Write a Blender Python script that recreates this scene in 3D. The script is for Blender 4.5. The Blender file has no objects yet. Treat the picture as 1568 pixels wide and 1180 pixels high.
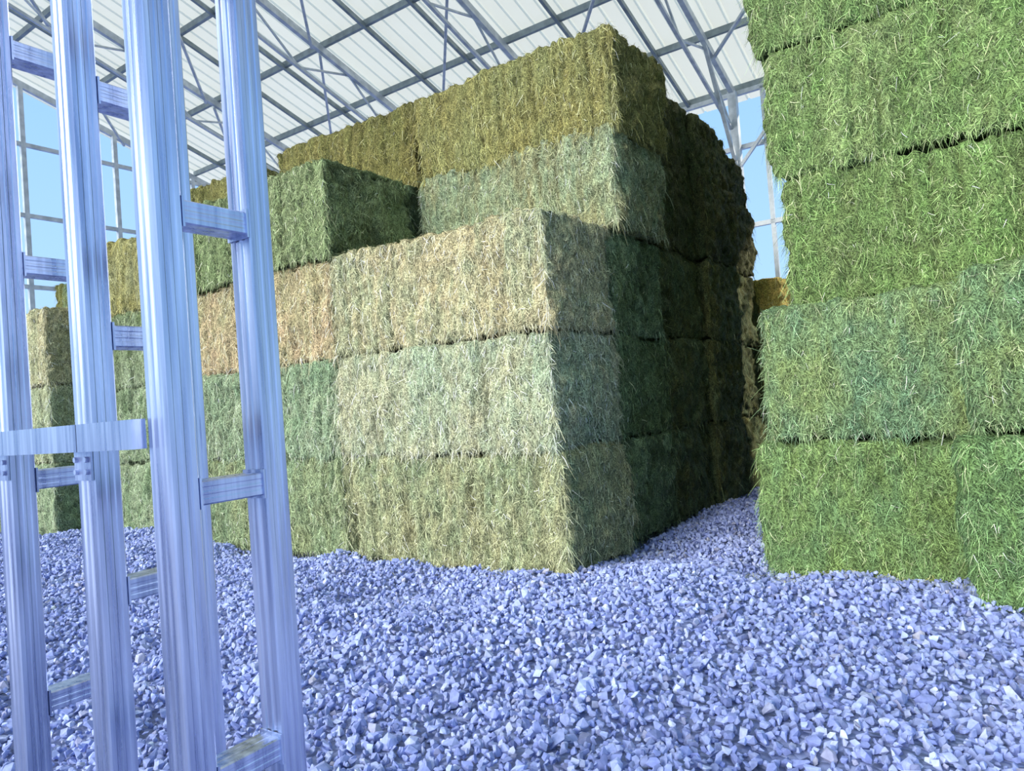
import bpy, bmesh, math, random
import numpy as np
from mathutils import Vector, Matrix
rng=np.random.default_rng(7); random.seed(7)
TH=math.radians(34.5); CT,ST=math.cos(TH),math.sin(TH)
C0=(0.33,5.6); EYE=1.4
def W(l,r,z=0.0): return (C0[0]-l*CT+r*ST, C0[1]+l*ST+r*CT, z)
def toLR(x,y):
    dx=x-C0[0]; dy=y-C0[1]
    return -dx*CT+dy*ST, dx*ST+dy*CT
def s2l(c):
    c=np.array(c,float)/255.0
    return np.where(c<=0.04045,c/12.92,((c+0.055)/1.055)**2.4)
scene=bpy.context.scene
# ---------- noise ----------
def vn(p,seed=0):
    p=np.asarray(p,float)+1000.0
    i=np.floor(p).astype(np.int64); f=p-i; f=f*f*(3-2*f)
    out=np.zeros(len(p))
    for dx in (0,1):
        for dy in (0,1):
            for dz in (0,1):
                h=((i[:,0]+dx)*73856093)^((i[:,1]+dy)*19349663)^((i[:,2]+dz)*83492791)^(seed*2654435761)
                h=(h^(h>>13))&0x7fffffff
                h=(h*1274126177)&0x7fffffff
                h=(h^(h>>15))&0xffff
                w=(f[:,0] if dx else 1-f[:,0])*(f[:,1] if dy else 1-f[:,1])*(f[:,2] if dz else 1-f[:,2])
                out+=w*(h/32767.5-1)
    return out
# ---------- materials ----------
def newmat(n):
    m=bpy.data.materials.new(n); m.use_nodes=True
    nt=m.node_tree; return m,nt,nt.nodes['Principled BSDF']
def N(nt,t,**k):
    n=nt.nodes.new(t)
    for a,b in k.items(): setattr(n,a,b)
    return n
def mat_hay(name,core):
    m,nt,b=newmat(name); L=nt.links.new
    at=N(nt,'ShaderNodeAttribute',attribute_name='Col')
    mx=N(nt,'ShaderNodeVectorMath',operation='MULTIPLY')
    tc=N(nt,'ShaderNodeTexCoord')
    if core:
        outs=[]
        for rot,sc in (((0.25,0.3,0),(85,85,11)),((-0.45,-0.55,0.2),(75,75,13)),((0.9,1.0,0),(80,80,14))):
            mp=N(nt,'ShaderNodeMapping'); mp.vector_type='POINT'; mp.inputs['Scale'].default_value=sc
            ro=N(nt,'ShaderNodeVectorRotate',rotation_type='EULER_XYZ'); ro.inputs['Rotation'].default_value=rot
            nz=N(nt,'ShaderNodeTexNoise'); nz.inputs['Scale'].default_value=1.5; nz.inputs['Detail'].default_value=4; nz.inputs['Distortion'].default_value=.6
            L(tc.outputs['Object'],ro.inputs['Vector']); L(ro.outputs[0],mp.inputs['Vector']); L(mp.outputs[0],nz.inputs['Vector']); outs.append(nz.outputs['Fac'])
        m1=N(nt,'ShaderNodeMath',operation='MAXIMUM'); L(outs[0],m1.inputs[0]); L(outs[1],m1.inputs[1])
        m2=N(nt,'ShaderNodeMath',operation='MAXIMUM'); L(m1.outputs[0],m2.inputs[0]); L(outs[2],m2.inputs[1]); fac=m2.outputs[0]
        rp=N(nt,'ShaderNodeValToRGB'); rp.color_ramp.elements[0].position=.48; rp.color_ramp.elements[1].position=.72
        rp.color_ramp.elements[0].color=(.20,.21,.18,1); rp.color_ramp.elements[1].color=(1.8,1.8,1.7,1)
        bp=N(nt,'ShaderNodeBump'); bp.inputs['Strength'].default_value=1.0; bp.inputs['Distance'].default_value=.03
        L(fac,bp.inputs['Height']); L(bp.outputs[0],b.inputs['Normal'])
    else:
        nz=N(nt,'ShaderNodeTexNoise'); nz.inputs['Scale'].default_value=60; fac=nz.outputs['Fac']
        L(tc.outputs['Object'],nz.inputs['Vector'])
        rp=N(nt,'ShaderNodeValToRGB'); rp.color_ramp.elements[0].position=.3; rp.color_ramp.elements[1].position=.7
        rp.color_ramp.elements[0].color=(.8,.8,.8,1); rp.color_ramp.elements[1].color=(1.2,1.2,1.2,1)
    L(fac,rp.inputs[0])
    L(at.outputs['Color'],mx.inputs[0]); L(rp.outputs[0],mx.inputs[1]); L(mx.outputs[0],b.inputs['Base Color'])
    b.inputs['Roughness'].default_value=.75
    b.inputs['Specular IOR Level'].default_value=.2
    return m
HAYC=mat_hay('hay_packed',True); HAYS=mat_hay('hay_stems',False)
def mat_gravel():
    m,nt,b=newmat('crushed_stone'); L=nt.links.new
    at=N(nt,'ShaderNodeAttribute',attribute_name='Col')
    tc=N(nt,'ShaderNodeTexCoord'); nz=N(nt,'ShaderNodeTexNoise'); nz.inputs['Scale'].default_value=45; nz.inputs['Detail'].default_value=5
    rp=N(nt,'ShaderNodeValToRGB'); rp.color_ramp.elements[0].color=(.8,.8,.82,1); rp.color_ramp.elements[1].color=(1.15,1.15,1.12,1)
    rp.color_ramp.elements[0].position=.3; rp.color_ramp.elements[1].position=.7
    mx=N(nt,'ShaderNodeVectorMath',operation='MULTIPLY')
    L(tc.outputs['Object'],nz.inputs['Vector']); L(nz.outputs['Fac'],rp.inputs[0]); L(at.outputs['Color'],mx.inputs[0]); L(rp.outputs[0],mx.inputs[1])
    L(mx.outputs[0],b.inputs['Base Color']); b.inputs['Roughness'].default_value=.9
    b.inputs['Specular IOR Level'].default_value=.1
    return m
GRAV=mat_gravel()
def mat_floor():
    m,nt,b=newmat('gravel_ground'); L=nt.links.new
    tc=N(nt,'ShaderNodeTexCoord'); v=N(nt,'ShaderNodeTexVoronoi'); v.inputs['Scale'].default_value=24
    rp=N(nt,'ShaderNodeValToRGB'); rp.color_ramp.elements[0].color=(.15,.18,.34,1); rp.color_ramp.elements[1].color=(.30,.36,.60,1)
    L(tc.outputs['Object'],v.inputs['Vector']); L(v.outputs['Color'],rp.inputs[0]); L(rp.outputs[0],b.inputs['Base Color'])
    bp=N(nt,'ShaderNodeBump'); bp.inputs['Strength'].default_value=1; bp.inputs['Distance'].default_value=.03; bp.invert=True
    L(v.outputs['Distance'],bp.inputs['Height']); L(bp.outputs[0],b.inputs['Normal']); b.inputs['Roughness'].default_value=.85
    return m
def mat_steel(name,c1,c2,metal=.75,rough=.36,scale=(30,30,1.2)):
    m,nt,b=newmat(name); L=nt.links.new
    tc=N(nt,'ShaderNodeTexCoord'); mp=N(nt,'ShaderNodeMapping'); mp.inputs['Scale'].default_value=scale
    nz=N(nt,'ShaderNodeTexNoise'); nz.inputs['Scale'].default_value=1.5; nz.inputs['Detail'].default_value=6
    rp=N(nt,'ShaderNodeValToRGB'); rp.color_ramp.elements[0].position=.35; rp.color_ramp.elements[1].position=.65
    rp.color_ramp.elements[0].color=(*c1,1); rp.color_ramp.elements[1].color=(*c2,1)
    L(tc.outputs['Object'],mp.inputs[0]); L(mp.outputs[0],nz.inputs['Vector']); L(nz.outputs['Fac'],rp.inputs[0]); L(rp.outputs[0],b.inputs['Base Color'])
    mr=N(nt,'ShaderNodeMapRange'); mr.inputs['To Min'].default_value=rough-.08; mr.inputs['To Max'].default_value=rough+.15
    L(nz.outputs['Fac'],mr.inputs['Value']); L(mr.outputs[0],b.inputs['Roughness'])
    b.inputs['Metallic'].default_value=metal
    return m
STUD=mat_steel('galvanized_steel',(.34,.39,.56),(.66,.72,.90),metal=.95,rough=.26)
FRAME=mat_steel('frame_steel',(.40,.44,.47),(.60,.64,.67),metal=.35,rough=.45,scale=(4,4,4))
FRAMED=mat_steel('purlin_steel',(.19,.23,.24),(.30,.35,.36),metal=.35,rough=.45,scale=(4,4,4))
def mat_roof():
    m,nt,b=newmat('white_roof_sheet'); L=nt.links.new
    tc=N(nt,'ShaderNodeTexCoord'); nz=N(nt,'ShaderNodeTexNoise'); nz.inputs['Scale'].default_value=.8
    rp=N(nt,'ShaderNodeValToRGB'); rp.color_ramp.elements[0].color=(.68,.68,.58,1); rp.color_ramp.elements[1].color=(.82,.81,.71,1)
    L(tc.outputs['Object'],nz.inputs['Vector']); L(nz.outputs['Fac'],rp.inputs[0]); L(rp.outputs[0],b.inputs['Base Color'])
    b.inputs['Roughness'].default_value=.6
    tr=N(nt,'ShaderNodeBsdfTranslucent'); tr.inputs['Color'].default_value=(.95,.90,.74,1)
    mx=N(nt,'ShaderNodeMixShader'); mx.inputs[0].default_value=.43
    out=nt.nodes['Material Output']
    L(b.outputs[0],mx.inputs[1]); L(tr.outputs[0],mx.inputs[2]); L(mx.outputs[0],out.inputs['Surface'])
    return m
ROOF=mat_roof()
# ---------- mesh helper ----------
def np_mesh(name,V,F,mats,col=None,fmat=None,smooth=False):
    me=bpy.data.meshes.new(name)
    me.vertices.add(len(V)); me.vertices.foreach_set('co',np.asarray(V,np.float32).ravel())
    F=[np.asarray(f,np.int32) for f in F if len(f)]
    nl=sum(f.size for f in F); nf=sum(len(f) for f in F)
    me.loops.add(nl); me.loops.foreach_set('vertex_index',np.concatenate([f.ravel() for f in F]))
    tot=np.concatenate([np.full(len(f),f.shape[1],np.int32) for f in F])
    st=np.concatenate([[0],np.cumsum(tot)[:-1]]).astype(np.int32)
    me.polygons.add(nf); me.polygons.foreach_set('loop_start',st)
    try: me.polygons.foreach_set('loop_total',tot)
    except Exception: pass
    if fmat is not None: me.polygons.foreach_set('material_index',np.asarray(fmat,np.int32))
    me.polygons.foreach_set('use_smooth',np.full(nf,smooth))
    for m in mats: me.materials.append(m)
    if col is not None:
        a=me.color_attributes.new('Col','FLOAT_COLOR','POINT')
        c=np.ones((len(V),4),np.float32); c[:,:3]=col; a.data.foreach_set('color',c.ravel())
    me.update(calc_edges=True); me.validate()
    ob=bpy.data.objects.new(name,me); scene.collection.objects.link(ob); return ob
# ---------- hay bale ----------
def bale(l0,l1,r0,tier,A,B,faces='FS',wid=1.18,T=.992,dens=3600,z0=0.0,rotj=0,shade=1.0,edge=1.0,ws=1.0):
    lx=(l1-l0)-.005; ly=wid; lz=T
    hx,hy,hz=lx/2,ly/2,lz/2
    seed=int(rng.integers(1,100000))
    A=s2l(A); B=s2l(B)
    vis=len(faces)>0
    sx,sy,sz=(.018,.025,.025) if vis else (.08,.08,.08)
    rad=.05
    off=rng.uniform(0,50,3)
    crease=np.cumsum(rng.uniform(.045,.16,70))-hx-.05
    cd=rng.uniform(.1,1,70)**1.3
    fo=rng.normal(0,1,70).clip(-1.8,1.8); ft=rng.normal(0,1,70)
    long_y = ly>lx
    def flake(p,s):
        t=(p[:,1] if long_y else p[:,0])+.05*vn(s*2.6,seed+5)+.02*vn(s*9,seed+6)
        k=np.clip(np.searchsorted(crease,t),1,69)
        return t,k
    def shape(p):
        inner=np.array([hx-rad,hy-rad,hz-rad])
        q=np.clip(p,-inner,inner); d=p-q; ln=np.linalg.norm(d,axis=1)[:,None]; nn=d/np.maximum(ln,1e-6)
        s=p+off
        sidef=1+.35*np.abs(nn[:,1 if long_y else 0])
        base=.036*vn(s*1.5,seed)+sidef*(.024*vn(s*4.5,seed+1)+.022*vn(s*12,seed+2)+.018*vn(s*27,seed+3))
        t,k=flake(p,s)
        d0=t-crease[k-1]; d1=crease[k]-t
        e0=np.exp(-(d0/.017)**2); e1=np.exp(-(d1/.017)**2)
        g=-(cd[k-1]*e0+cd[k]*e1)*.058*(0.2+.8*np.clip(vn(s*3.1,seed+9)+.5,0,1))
        fl=fo[k]*.011*(1-e0-e1).clip(0,1)
        bul=.022*(1-(p[:,2]/hz)**2)-.010
        out=q+nn*(rad+base+g+fl+bul)[:,None]
        out[:,2]=np.clip(out[:,2],-hz-.015,hz+.02)
        return out,nn,g
    def color(p):
        s=p+off
        t,k=flake(p,s)
        m=.5+.35*vn(s*1.8,seed+11)+.35*vn(s*np.array([9,9,3.0]),seed+12)+.45*vn(s*np.array([26,26,8]),seed+13)+.09*ft[k]
        m=np.clip(m,0,1)[:,None]
        return (A*(1-m)+B*m)*(1+.06*fo[k])[:,None]
    Vs=[];Fs=[];nv=0
    def grid(ax,sgn):
        nonlocal nv
        h=[hx,hy,hz]; st=[sx,sy,sz]
        u,v=[a for a in range(3) if a!=ax]
        nu=max(4,int(2*h[u]/st[u])); nvv=max(4,int(2*h[v]/st[v]))
        gu,gv=np.meshgrid(np.linspace(-h[u],h[u],nu+1),np.linspace(-h[v],h[v],nvv+1),indexing='ij')
        P=np.zeros((gu.size,3)); P[:,u]=gu.ravel(); P[:,v]=gv.ravel(); P[:,ax]=sgn*h[ax]
        idx=np.arange(gu.size).reshape(gu.shape)
        q=np.stack([idx[:-1,:-1],idx[1:,:-1],idx[1:,1:],idx[:-1,1:]],-1).reshape(-1,4)
        if (sgn>0)==(ax==1): q=q[:,::-1]
        Vs.append(P); Fs.append(q+nv); nv+=len(P)
    for ax in range(3):
        for sg in (-1,1): grid(ax,sg)
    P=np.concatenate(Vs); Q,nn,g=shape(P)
    col=color(P)*(1.0+.25*vn((P+off)*20,seed+20))[:,None]*(1+9*g)[:,None].clip(.6,1)  # last factor paints crease shade into the packed hay colour
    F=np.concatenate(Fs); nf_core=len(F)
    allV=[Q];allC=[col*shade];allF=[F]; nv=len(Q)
    fd={'F':(1,-1),'S':(0,1),'T':(2,1),'B':(1,1),'L':(0,-1)}
    for fc in faces:
        dn=dens
        if fc=='T': dn=dens*.35
        if fc in 'LB': dn=dens*.4
        if fc=='S': dn=dens*.85
        ax,sg=fd[fc]; h=[hx,hy,hz]; u,v=[a for a in range(3) if a!=ax]
        area=4*h[u]*h[v]; n=int(area*dn)
        P=np.zeros((n,3)); P[:,u]=rng.uniform(-h[u],h[u],n); P[:,v]=rng.uniform(-h[v],h[v],n); P[:,ax]=sg*h[ax]
        ne=int(n*.09*edge)
        e=rng.integers(0,n,ne); w=rng.random(ne)<.5
        P[e[w],u]=np.sign(P[e[w],u])*(h[u]-rng.random(w.sum())*.05)
        P[e[~w],v]=np.sign(P[e[~w],v])*(h[v]-rng.random((~w).sum())*.05)
        Q,nn,g=shape(P)
        isedge=np.zeros(n,bool); isedge[e]=True
        ang=rng.normal(0,.55,n)+np.where(rng.random(n)<.3,rng.uniform(-1.6,1.6,n),0)
        D=np.zeros((n,3))
        vert=2 if ax!=2 else v
        oth=[a for a in (u,v) if a!=vert][0]
        D[:,vert]=-np.cos(ang); D[:,oth]=np.sin(ang)
        wild=rng.random(n)<.05
        lift=np.abs(rng.normal(0,.12,n))+np.where(wild|isedge,rng.uniform(.05,.8,n),0)
        D=D+nn*lift[:,None]; D/=np.linalg.norm(D,axis=1)[:,None]
        ln=rng.uniform(.03,.08,n)*np.where(wild,1.7,1)*np.where(isedge,1.3,1)*(.5+.5*ws)
        wd=rng.uniform(.0008,.0019,n)*ws
        side=np.cross(D,nn); side/=np.maximum(np.linalg.norm(side,axis=1)[:,None],1e-6)
        tw=rng.uniform(-.6,.6,n)[:,None]; side=side*np.cos(tw)+nn*np.sin(tw)
        bend=rng.normal(0,.3,n)[:,None]*np.cross(nn,D)
        P0=Q-nn*.001
        pts=[]
        for t in (0,.5,1.0):
            c=P0+D*(ln*t)[:,None]+bend*(ln*t*t)[:,None]-nn*(ln*.12*t*t)[:,None]
            c=c-np.array([0,0,1])*(np.where(wild|isedge,.45,0)*ln*t*t)[:,None]
            ww=(wd*(1,1,.5)[int(t*2)])[:,None]
            pts+= [c-side*ww, c+side*ww]
        V=np.stack(pts,1).reshape(-1,3)
        b=(np.arange(n)*6)[:,None]+nv
        f=np.concatenate([b+np.array([[0,1,3,2]]),b+np.array([[2,3,5,4]])])
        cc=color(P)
        br=1.22*rng.lognormal(0,.48,n)[:,None]*(1+7*g)[:,None].clip(.6,1)  # crease shade painted into the stem brightness too
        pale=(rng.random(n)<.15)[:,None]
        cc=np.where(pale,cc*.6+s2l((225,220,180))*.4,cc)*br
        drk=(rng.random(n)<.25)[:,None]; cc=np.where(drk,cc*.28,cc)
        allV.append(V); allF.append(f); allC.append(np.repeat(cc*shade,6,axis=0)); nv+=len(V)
    V=np.concatenate(allV); F=np.concatenate(allF); Cc=np.clip(np.concatenate(allC),.003,.95)
    fm=np.ones(len(F),int); fm[:nf_core]=0
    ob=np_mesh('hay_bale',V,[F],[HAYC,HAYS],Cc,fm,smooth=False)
    sm=np.zeros(len(F),bool); sm[:nf_core]=True; ob.data.polygons.foreach_set('use_smooth',sm)
    ob.location=W((l0+l1)/2,r0+ly/2,z0+(tier-.5)*T)
    ob.rotation_euler=(0,0,-TH+math.radians(rotj))
    return ob
TAN=(216,202,160); TANG=(192,194,154); GRN=(146,168,130); GRN2=(124,146,108); GOLD=(172,164,102); OLV=(138,138,82)
PNK=(214,188,150); DGRN=(104,120,78); GGRN=(172,186,152); LG=(182,198,166); BRN=(154,146,104)
J=lambda: float(rng.uniform(-.03,.03))
# centre stack, front row
bale(0,2.45,0,3,TAN,(184,190,152),'FST'); bale(.0,2.46,-.02,2,LG,(204,202,166),'FS'); bale(-.03,2.46,.0,1,(184,182,140),(158,172,134),'FS')
rows=[1.2,2.4,3.6,4.8]
for i,r in enumerate(rows):
    for t in range(1,6):
        A,B=[(GRN,DGRN),(GRN2,DGRN),(DGRN,GRN),((170,188,152),(168,164,122)),(GOLD,(162,164,108))][t-1]
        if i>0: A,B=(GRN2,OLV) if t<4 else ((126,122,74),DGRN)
        fc='S'
        if i==0 and t>=4: fc='FST'
        elif t==5: fc='ST'
        sh=-.17 if t==5 else (-.13 if t==4 else (0,.05,-.06,.02)[i])
        if i>0 and t>=4: sh=(-.02,-.10,.0)[i-1]+(.04 if t==5 else 0)
        bale(sh+J(),2.40+sh*.9,r,t,A,B,fc,dens=3200 if i<2 else 2200,z0=(-.10,-.17,-.24,-.33)[i] if t==5 else 0,shade=1.0 if i<1 else .68)  # shade: rear rows get darker colour, aisle shade painted in
for t in (1,2,3): bale(-.30,2.15,6.05,t,(235,205,120),(200,190,100),'FS',dens=2000)
# column 2
bale(2.50,4.95,.02,3,PNK,(194,186,142),'FST'); bale(2.50,4.97,.0,2,(144,168,132),GGRN,'FS'); bale(2.47,4.96,.0,1,GRN,(160,170,126),'FS')
bale(2.40,4.90,-.05,4,(152,166,120),(134,152,104),'FST')
for t in range(1,6):
    bale(2.48,4.96,1.42 if t==5 else 1.22,t,OLV if t==5 else GRN,(158,148,90) if t==5 else DGRN,'FST' if t==5 else ('S' if t==4 else ''),z0=.05 if t==5 else 0)
for t in (3,4,5): bale(2.52,4.96,2.66,t,OLV,GOLD,'')
# column 3
for t in range(1,5): bale(5.12,7.5,.12,t,[GRN,GRN2,DGRN,(170,170,124)][t-1],GGRN if t<4 else GOLD,'FST' if t==4 else 'FS',dens=2200)
for t in range(1,6): bale(5.3,7.7,1.34,t,GOLD,OLV,'FST' if t==5 else '',dens=2000)
# column 4
for t in range(1,4): bale(7.6,10.0,-.45,t,[GRN,GGRN,TAN][t-1],[GGRN,TANG,TANG][t-1],'FST' if t==3 else 'FS',dens=2200,T=1.06)
for t in range(1,5): bale(7.75,10.15,.80,t,GRN,OLV,'FST' if t==4 else '',dens=1800)
for t in range(1,4): bale(10.1,12.5,-.3,t,GRN,TANG,'F',dens=1200)
# right stack
RG=(126,158,92); RG2=(148,168,110); RB=(118,156,116); RD=(108,138,80)
bale(-2.66,-1.33,.62,1,(122,154,104),(132,156,94),'FL',wid=2.42,T=.96,dens=4600,ws=.85); bale(-2.72,-1.42,.62,2,(124,158,122),RG2,'FLT',wid=2.42,T=.985,dens=4600,ws=.85)
bale(-4.05,-2.66,.12,1,RG,(122,154,104),'FLT',wid=2.42,T=.99,dens=4400,ws=.85); bale(-4.1,-2.70,.16,2,RB,RG2,'FLT',wid=2.42,T=1.01,dens=4400,ws=.85)
for t,(sh,A,B) in {3:(-1.64,RG,(134,154,96)),4:(-1.61,RG,RG2),5:(-1.55,(126,160,94),RG2),6:(-1.51,(142,162,92),RD),7:(-1.5,RG,RD)}.items():
    T=.965
    bale(sh-2.45,sh,.66+J(),t,A,B,'FL' if t<7 else 'F',T=T,dens=4800 if t<7 else 2000,ws=.85)
    bale(sh-2.45,sh,1.88,t,A,B,'L',T=T,dens=1500)
    bale(sh-4.92,sh-2.48,.6,t,A,B,'F',T=T,dens=1000)
for t in range(1,7):
    for r in (3.12,4.34,5.56): bale(-4.0,-1.55,r,t,RG,RD,'L' if r>4 else '',T=.965,dens=1200)  # unseen rear rows, added to keep the low sun out of the aisle
for t in (1,2): bale(-5.5,-4.12,.2,t,RG,RB,'F',wid=2.42,T=.97,dens=900)
# ---------- ground ----------
def gh(x,y):
    p=np.stack([x,y,np.zeros_like(x)],-1).reshape(-1,3)
    h=.065*vn(p*.9,3)+.050*vn(p*2.3,4)+.018*vn(p*6,5)
    h=h+.09*np.exp(-(((p[:,0]+1.1)/.9)**2+((p[:,1]-4.6)/.6)**2))+.08*np.exp(-(((p[:,0]-1.1)/.5)**2+((p[:,1]-5.2)/.8)**2))
    h=h+.12*np.clip((-p[:,0]-2.5)/4,0,1)
    return h.reshape(x.shape)-.015
def fade(x,y): 
    d=np.hypot(x,y-6); return np.clip((18-d)/4,0,1)
gx,gy=np.meshgrid(np.concatenate([np.linspace(-45,-9,14)[:-1],np.linspace(-9,8,200),np.linspace(8,45,14)[1:]]),
                  np.concatenate([np.linspace(-30,0,10)[:-1],np.linspace(0,14,170),np.linspace(14,60,14)[1:]]),indexing='ij')
gz=gh(gx,gy)*fade(gx,gy)-.012
idx=np.arange(gx.size).reshape(gx.shape)
q=np.stack([idx[:-1,:-1],idx[1:,:-1],idx[1:,1:],idx[:-1,1:]],-1).reshape(-1,4)
floor=np_mesh('floor',np.stack([gx.ravel(),gy.ravel(),gz.ravel()],-1),[q],[mat_floor()],smooth=True)
tpl=[]
for k in range(14):
    bm=bmesh.new()
    for j in range(13):
        v=np.random.default_rng(k*50+j).normal(size=3); v/=np.linalg.norm(v); v*=np.random.default_rng(k*70+j).uniform(.8,1.1)
        bm.verts.new(v)
    r=bmesh.ops.convex_hull(bm,input=bm.verts[:])
    loose=[v for v in bm.verts if not v.link_faces]; bmesh.ops.delete(bm,geom=loose,context='VERTS')
    bmesh.ops.triangulate(bm,faces=bm.faces[:]); bm.verts.index_update()
    tpl.append((np.array([v.co[:] for v in bm.verts]),np.array([[v.index for v in f.verts] for f in bm.faces])))
    bm.free()
sp=.036
X,Y=np.meshgrid(np.arange(-10,9,sp),np.arange(1.3,12.5,sp))
X=X.ravel()+rng.uniform(-.6,.6,X.size)*sp; Y=Y.ravel()+rng.uniform(-.6,.6,Y.size)*sp
l,r=toLR(X,Y)
keep=(np.abs(X)<.78*Y+.9)
def inside(l,r,l0,l1,r0,r1): return (l>l0)&(l<l1)&(r>r0)&(r<r1)
for b in ((.06,4.9,.06,7),(5.15,7.5,.18,7),(7.6,12.4,-.38,7),(-4.1,-1.42,.72,7),(-6,-2.75,.25,7)): keep&=~inside(l,r,*b)
keep&=~((r>3)&(l>2)); keep&=~((r>2)&(l<-3))
X=X[keep];Y=Y[keep]; n=len(X); print('stones',n)
kk=rng.integers(0,14,n); Z=gh(X,Y)
sz=rng.lognormal(math.log(.0195),.28,n)
Vs=[];Fs=[];Cs=[];nv=0
cA=s2l((162,174,222)); cB=s2l((142,154,208)); cC=s2l((186,195,230))
for k in range(14):
    I=np.where(kk==k)[0]; m=len(I); tv,tf=tpl[k]
    qn=rng.normal(size=(m,4)); qn/=np.linalg.norm(qn,axis=1)[:,None]; w,x,y,z=qn.T
    R=np.stack([1-2*(y*y+z*z),2*(x*y-w*z),2*(x*z+w*y),2*(x*y+w*z),1-2*(x*x+z*z),2*(y*z-w*x),2*(x*z-w*y),2*(y*z+w*x),1-2*(x*x+y*y)],-1).reshape(m,3,3)
    sc=np.stack([rng.uniform(.9,1.5,m),rng.uniform(.75,1.1,m),rng.uniform(.5,.9,m)],-1)*sz[I][:,None]
    V=np.einsum('mij,mvj->mvi',R,tv[None]*sc[:,None,:])
    V+=np.stack([X[I],Y[I],Z[I]+rng.uniform(-.008,.022,m)],-1)[:,None,:]
    F=(tf[None]+(np.arange(m)*len(tv))[:,None,None]+nv).reshape(-1,3)
    u=rng.random(m)[:,None]; cc=np.where(u<.55,cA,np.where(u<.88,cB,cC))*rng.lognormal(0,.13,m)[:,None]
    tan=rng.random(m)[:,None]<.04; cc=np.where(tan,cc*np.array([1.0,.9,.75]),cc)
    Vs.append(V.reshape(-1,3));Fs.append(F);Cs.append(np.repeat(cc,len(tv),axis=0)); nv+=m*len(tv)
gs=np_mesh('gravel_stones',np.concatenate(Vs),[np.concatenate(Fs)],[GRAV],np.clip(np.concatenate(Cs),0,.95)); gs.parent=floor
n=900
seg=rng.integers(0,3,n)
ll=np.where(seg==0,rng.uniform(-.1,5,n),np.where(seg==1,rng.normal(-.12,.12,n),rng.uniform(-2.7,-1.2,n)))
r_=np.where(seg==0,-np.abs(rng.normal(0,.18,n)),np.where(seg==1,rng.uniform(0,5,n),.6-np.abs(rng.normal(0,.15,n))))
wx=C0[0]-ll*CT+r_*ST; wy=C0[1]+ll*ST+r_*CT; wz=gh(wx,wy)+.028
a=rng.uniform(0,6.28,n); D=np.stack([np.cos(a),np.sin(a),rng.normal(0,.15,n)],-1); S=np.stack([-np.sin(a),np.cos(a),0*a],-1)*.0014
ln=rng.uniform(.03,.09,n)[:,None]; P0=np.stack([wx,wy,wz],-1)
V=np.stack([P0-S,P0+S,P0+D*ln+S,P0+D*ln-S],1).reshape(-1,3)
lh=np_mesh('loose_hay',V,[(np.arange(n)*4)[:,None]+np.array([[0,1,2,3]])],[HAYS],np.repeat(s2l((180,178,110))*rng.lognormal(0,.3,n)[:,None],4,axis=0)); lh.parent=floor
# ---------- steel beams ----------
def prof_rect(w,h,g=.0):
    if g<=0: return [(-w/2,-h/2),(w/2,-h/2),(w/2,h/2),(-w/2,h/2)]
    c=min(w,h)*.06; P=[]
    def side(p0,p1,nrm):
        p0=np.array(p0);p1=np.array(p1);nrm=np.array(nrm)
        for t,d in ((0.0,0),(.20,0),(.25,g),(.40,g),(.45,0),(.55,0),(.60,g),(.75,g),(.80,0),(1.0,0)):
            P.append(tuple(p0+(p1-p0)*t-nrm*d))
    side((-w/2+c,-h/2),(w/2-c,-h/2),(0,-1)); side((w/2,-h/2+c),(w/2,h/2-c),(1,0))
    side((w/2-c,h/2),(-w/2+c,h/2),(0,1)); side((-w/2,h/2-c),(-w/2,-h/2+c),(-1,0))
    return P
class Acc:
    def __init__(s): s.V=[];s.F4=[];s.caps=[]
    def beam(s,p0,p1,w,h,up=(0,0,1),g=0,prof=None):
        p0=Vector(p0);p1=Vector(p1); d=(p1-p0).normalized(); up=Vector(up)
        a=d.cross(up)
        if a.length<1e-3: a=d.cross(Vector((0,1,0)))
        a.normalize(); b=a.cross(d).normalized()
        pr=prof or prof_rect(w,h,g); n=len(pr); k=len(s.V)
        for p in (p0,p1):
            for (x,y) in pr: s.V.append(tuple(p+a*x+b*y))
        for i in range(n): j=(i+1)%n; s.F4.append((k+i,k+j,k+n+j,k+n+i))
        s.caps.append(tuple(range(k+n-1,k-1,-1))); s.caps.append(tuple(range(k+n,k+2*n)))
    def obj(s,name,mat,parent=None):
        me=bpy.data.meshes.new(name); me.from_pydata(s.V,[],s.F4+s.caps); me.materials.append(mat); me.update()
        bm=bmesh.new(); bm.from_mesh(me); bmesh.ops.recalc_face_normals(bm,faces=bm.faces[:]); bm.to_mesh(me); bm.free()
        ob=bpy.data.objects.new(name,me); scene.collection.objects.link(ob)
        if parent: ob.parent=parent
        return ob
def empty(name,loc=(0,0,0)):
    e=bpy.data.objects.new(name,None); scene.collection.objects.link(e); e.location=loc; return e
B0=toLR(-.703,1.45)
def SL(k,s,z): return W(B0[0]+k,B0[1]+s,z)
Rv=Vector((ST,CT,0)); Lv=Vector((-CT,ST,0))
PW,PD=.062,.078
HT=4.2
root=empty('steel_stud_framing')
cnt=[0]
def ladder(k,rungs):
    cnt[0]+=1; c=cnt[0]
    for nm,s in (('post_near',0),('post_far',.224)):
        A=Acc(); c0=SL(k+PD/2,s+PW/2,-.03); c1=SL(k+PD/2,s+PW/2,HT)
        A.beam(c0,c1,PD,PW,up=tuple(Rv),g=.0028); A.obj('ladder%d_%s'%(c,nm),STUD,root)
    i=0
    for z in rungs:
        A=Acc()
        A.beam(SL(k+PD/2,PW-.004,z),SL(k+PD/2,.224+.004,z),PD*.86,.052,g=.0006)
        for s in (PW+.003,.224-.003):
            A.beam(SL(k+PD/2,s-.0025,z),SL(k+PD/2,s+.0025,z),PD*.98,.066)
        i+=1; A.obj('ladder%d_rung_%d'%(c,i),STUD,root)
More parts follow.
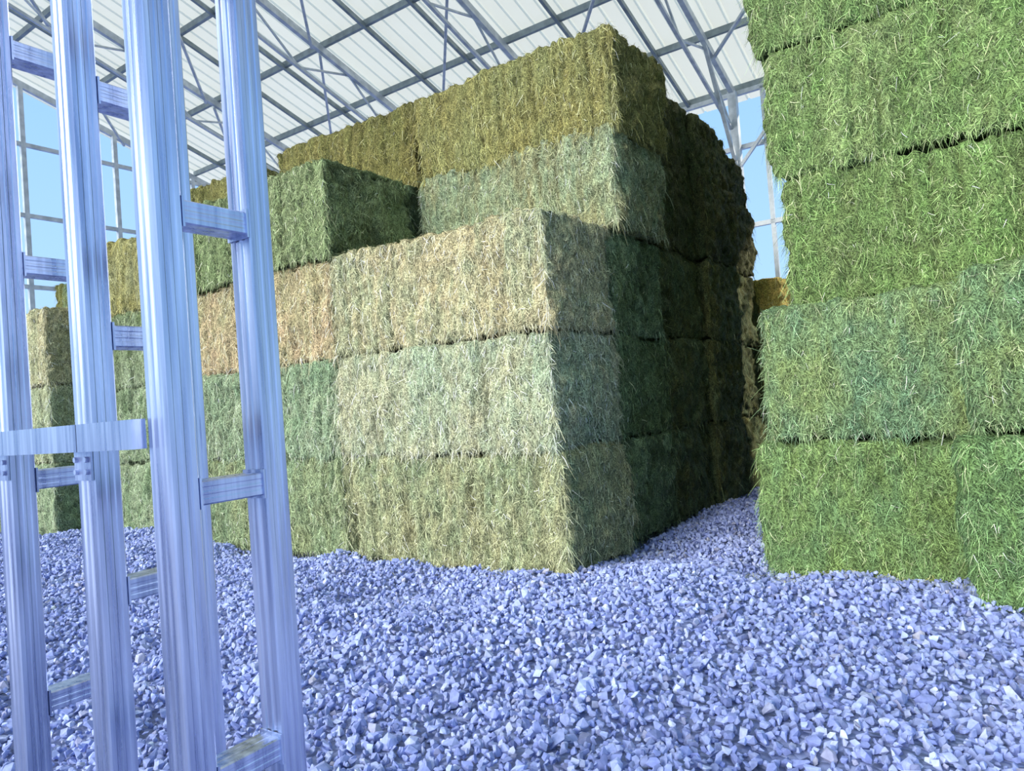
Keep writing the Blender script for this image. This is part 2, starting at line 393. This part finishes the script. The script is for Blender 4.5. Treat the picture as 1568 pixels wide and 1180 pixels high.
ladder(0,[.06,.66,1.26,1.86,2.46,3.06,3.66,4.15])
ladder(.319,[.43,1.03,1.63,2.22,2.82,3.42,4.02])
ladder(.771,[.10,.69,1.29,1.88,2.48,3.08,3.68])
A=Acc()
for a,b in ((PD,.319-.002),(.319+.001,.771-.002),(.771+.001,1.6)):
    A.beam(SL(a,.012-.03,1.395),SL(b,.012-.03,1.395),.03,.062)
A.obj('girt_rail',STUD,root)
A=Acc()
for kx in (.319,.771):
    for dk in (.014,.064):
        for dz in (-.05,-.078):
            c=Vector(SL(kx+dk,-.006,1.395+dz))
            pr=[(.0065*math.cos(t*math.pi/4),.0065*math.sin(t*math.pi/4)) for t in range(8)]
            A.beam(c-Rv*.006,c+Rv*.006,.01,.01,prof=pr)
    c=Vector(SL(kx+PD/2,-.003,1.33)); A.beam(c-Rv*.002,c+Rv*.003,PD,.066)
A.obj('bolt_plates',STUD,root)
# ---------- building shell ----------
RB_,LW,HE,G,RR=9.8,15.0,7.3,.30,-2.4
def rz(r): return HE+G*(RB_-r) if r>=RR else HE+G*(RB_-RR)-G*(RR-r)
LMIN,RF=-12.0,-8.0
ls=[];zs=[]
x=LMIN-.3
while x<LW+.3:
    ls+= [x,x+.24,x+.26,x+.29,x+.31]; zs+=[0,0,.03,.03,0]; x+=.31
V=[];F=[]
for r in [RB_+.5,RR,RF]:
    for a,b in zip(ls,zs): V.append(W(a,r,rz(r)+b+.16))
n=len(ls)
for j in range(2):
    for i in range(n-1): F.append((j*n+i,j*n+i+1,(j+1)*n+i+1,(j+1)*n+i))
me=bpy.data.meshes.new('ceiling'); me.from_pydata(V,[],F); me.materials.append(ROOF); me.update()
ceil=bpy.data.objects.new('ceiling',me); scene.collection.objects.link(ceil)
frame=empty('steel_roof_frame')
A=Acc()
rr=RB_
while rr>RF:
    A.beam(W(LMIN,rr,rz(rr)+.10),W(LW,rr,rz(rr)+.10),.07,.12); rr-=1.6
A.obj('purlins',FRAMED,frame)
A=Acc();T_=Acc();D_=Acc()
lf=[LW,11.4,7.8,4.5,1.15,-2.5,-6.1,-9.7]
for l in lf:
    A.beam(W(l,RB_,rz(RB_)-.03),W(l,RR,rz(RR)-.03),.09,.14)
    A.beam(W(l,RR,rz(RR)-.03),W(l,RF,rz(RF)-.03),.09,.14)
    for dl in (1.2,2.4):
        D_.beam(W(l-dl,RB_,rz(RB_)+.04),W(l-dl,RR,rz(RR)+.04),.06,.09)
    if l<LW:
        T_.beam(W(l+.05,RB_-.2,HE-.75),W(l+.05,RR+.6,rz(RR)-.8),.06,.06)
        r=RB_-.2; s=0
        while r>RR+1.6:
            f=lambda q: HE-.75+(rz(RR)-.8-(HE-.75))*(RB_-.2-q)/(RB_-.2-RR-.6)
            r2=r-1.3
            if s%2==0: T_.beam(W(l+.05,r,f(r)),W(l+.05,r2,rz(r2)-.05),.035,.035)
            else: T_.beam(W(l+.05,r,rz(r)-.05),W(l+.05,r2,f(r2)),.035,.035)
            r=r2; s+=1
for a,b in zip(lf[:-1],lf[1:]):
    for r0 in (8.5,4.7,.9):
        T_.beam(W(a,r0,rz(r0)-.16),W(b,r0-3.6,rz(r0-3.6)-.16),.05,.05)
A.obj('rafters',FRAME,frame); T_.obj('truss_tubes',FRAME,frame); D_.obj('secondary_rafters',FRAMED,frame)
A=Acc()
l=LW
while l>LMIN:
    A.beam(W(l,RB_,-.1),W(l,RB_,HE),.08,.08,up=tuple(Rv)); l-=1.8
for z in (1.2,2.9,4.6,6.2,HE): A.beam(W(LMIN,RB_,z),W(LW,RB_,z),.08,.09)
for l in lf:
    A.beam(W(l,RB_-.15,-.1),W(l,RB_-.15,HE),.16,.16,up=tuple(Rv))
    A.beam(W(l,RB_-.2,HE-1.6),W(l,RB_-1.7,rz(RB_-1.7)-.05),.07,.07)
    A.beam(W(l,RB_-.2,HE-1.6),W(l+1.4,RB_-.2,HE-.05),.06,.06)
    A.beam(W(l,RB_-.2,HE-1.6),W(l-1.4,RB_-.2,HE-.05),.06,.06)
A.obj('wall_back',FRAME)
A=Acc()
r=4.45+1.03*5
while r>RF:
    A.beam(W(LW,r,-.1),W(LW,r,rz(r)),.10,.10,up=tuple(Lv)); r-=1.03
for z in (1.6,3.2,4.84,6.47,8.1,9.7):
    A.beam(W(LW,RF,z),W(LW,min(RB_,RB_-(z-HE)/G) if z>HE else RB_,z),.08,.09)
A.obj('wall_left',FRAME)
# ---------- world & lights ----------
w=bpy.data.worlds.new('sky'); scene.world=w; w.use_nodes=True; nt=w.node_tree; L=nt.links.new
bg=nt.nodes['Background']; tc=N(nt,'ShaderNodeTexCoord'); sx=N(nt,'ShaderNodeSeparateXYZ'); rp=N(nt,'ShaderNodeValToRGB')
rp.color_ramp.elements[0].position=0; rp.color_ramp.elements[0].color=(.46,.72,1,1)
rp.color_ramp.elements[1].position=.6; rp.color_ramp.elements[1].color=(.25,.51,.95,1)
L(tc.outputs['Generated'],sx.inputs[0]); L(sx.outputs['Z'],rp.inputs[0]); L(rp.outputs[0],bg.inputs['Color']); bg.inputs['Strength'].default_value=1.2
def sun(name,dirto,st,ang,col):
    d=bpy.data.lights.new(name,'SUN'); d.energy=st; d.angle=math.radians(ang); d.color=col
    o=bpy.data.objects.new(name,d); scene.collection.objects.link(o)
    o.rotation_euler=Vector(dirto).to_track_quat('Z','Y').to_euler(); o.location=(0,0,20)
h=(-Rv*1.0+Lv*.25).normalized(); sun('fill_front',(h.x,h.y,.40),5.4,40,(1,.97,.90))  # added soft fill from the open front, brightens the interior
h=(Rv*.75-Lv*.65).normalized(); sun('sun_low',(h.x,h.y,.62),4.5,2,(1,.9,.7))
# ---------- camera ----------
cd=bpy.data.cameras.new('camera'); cam=bpy.data.objects.new('camera',cd); scene.collection.objects.link(cam)
cd.sensor_width=36; cd.lens=1112/1594*36; cd.clip_start=.05; cd.clip_end=300
M=Matrix.Rotation(math.radians(90+1.44),4,'X')@Matrix.Rotation(math.radians(-4.3),4,'Z')
cam.matrix_world=Matrix.Translation((0,0,EYE))@M
scene.camera=cam
scene.view_settings.view_transform='Standard'
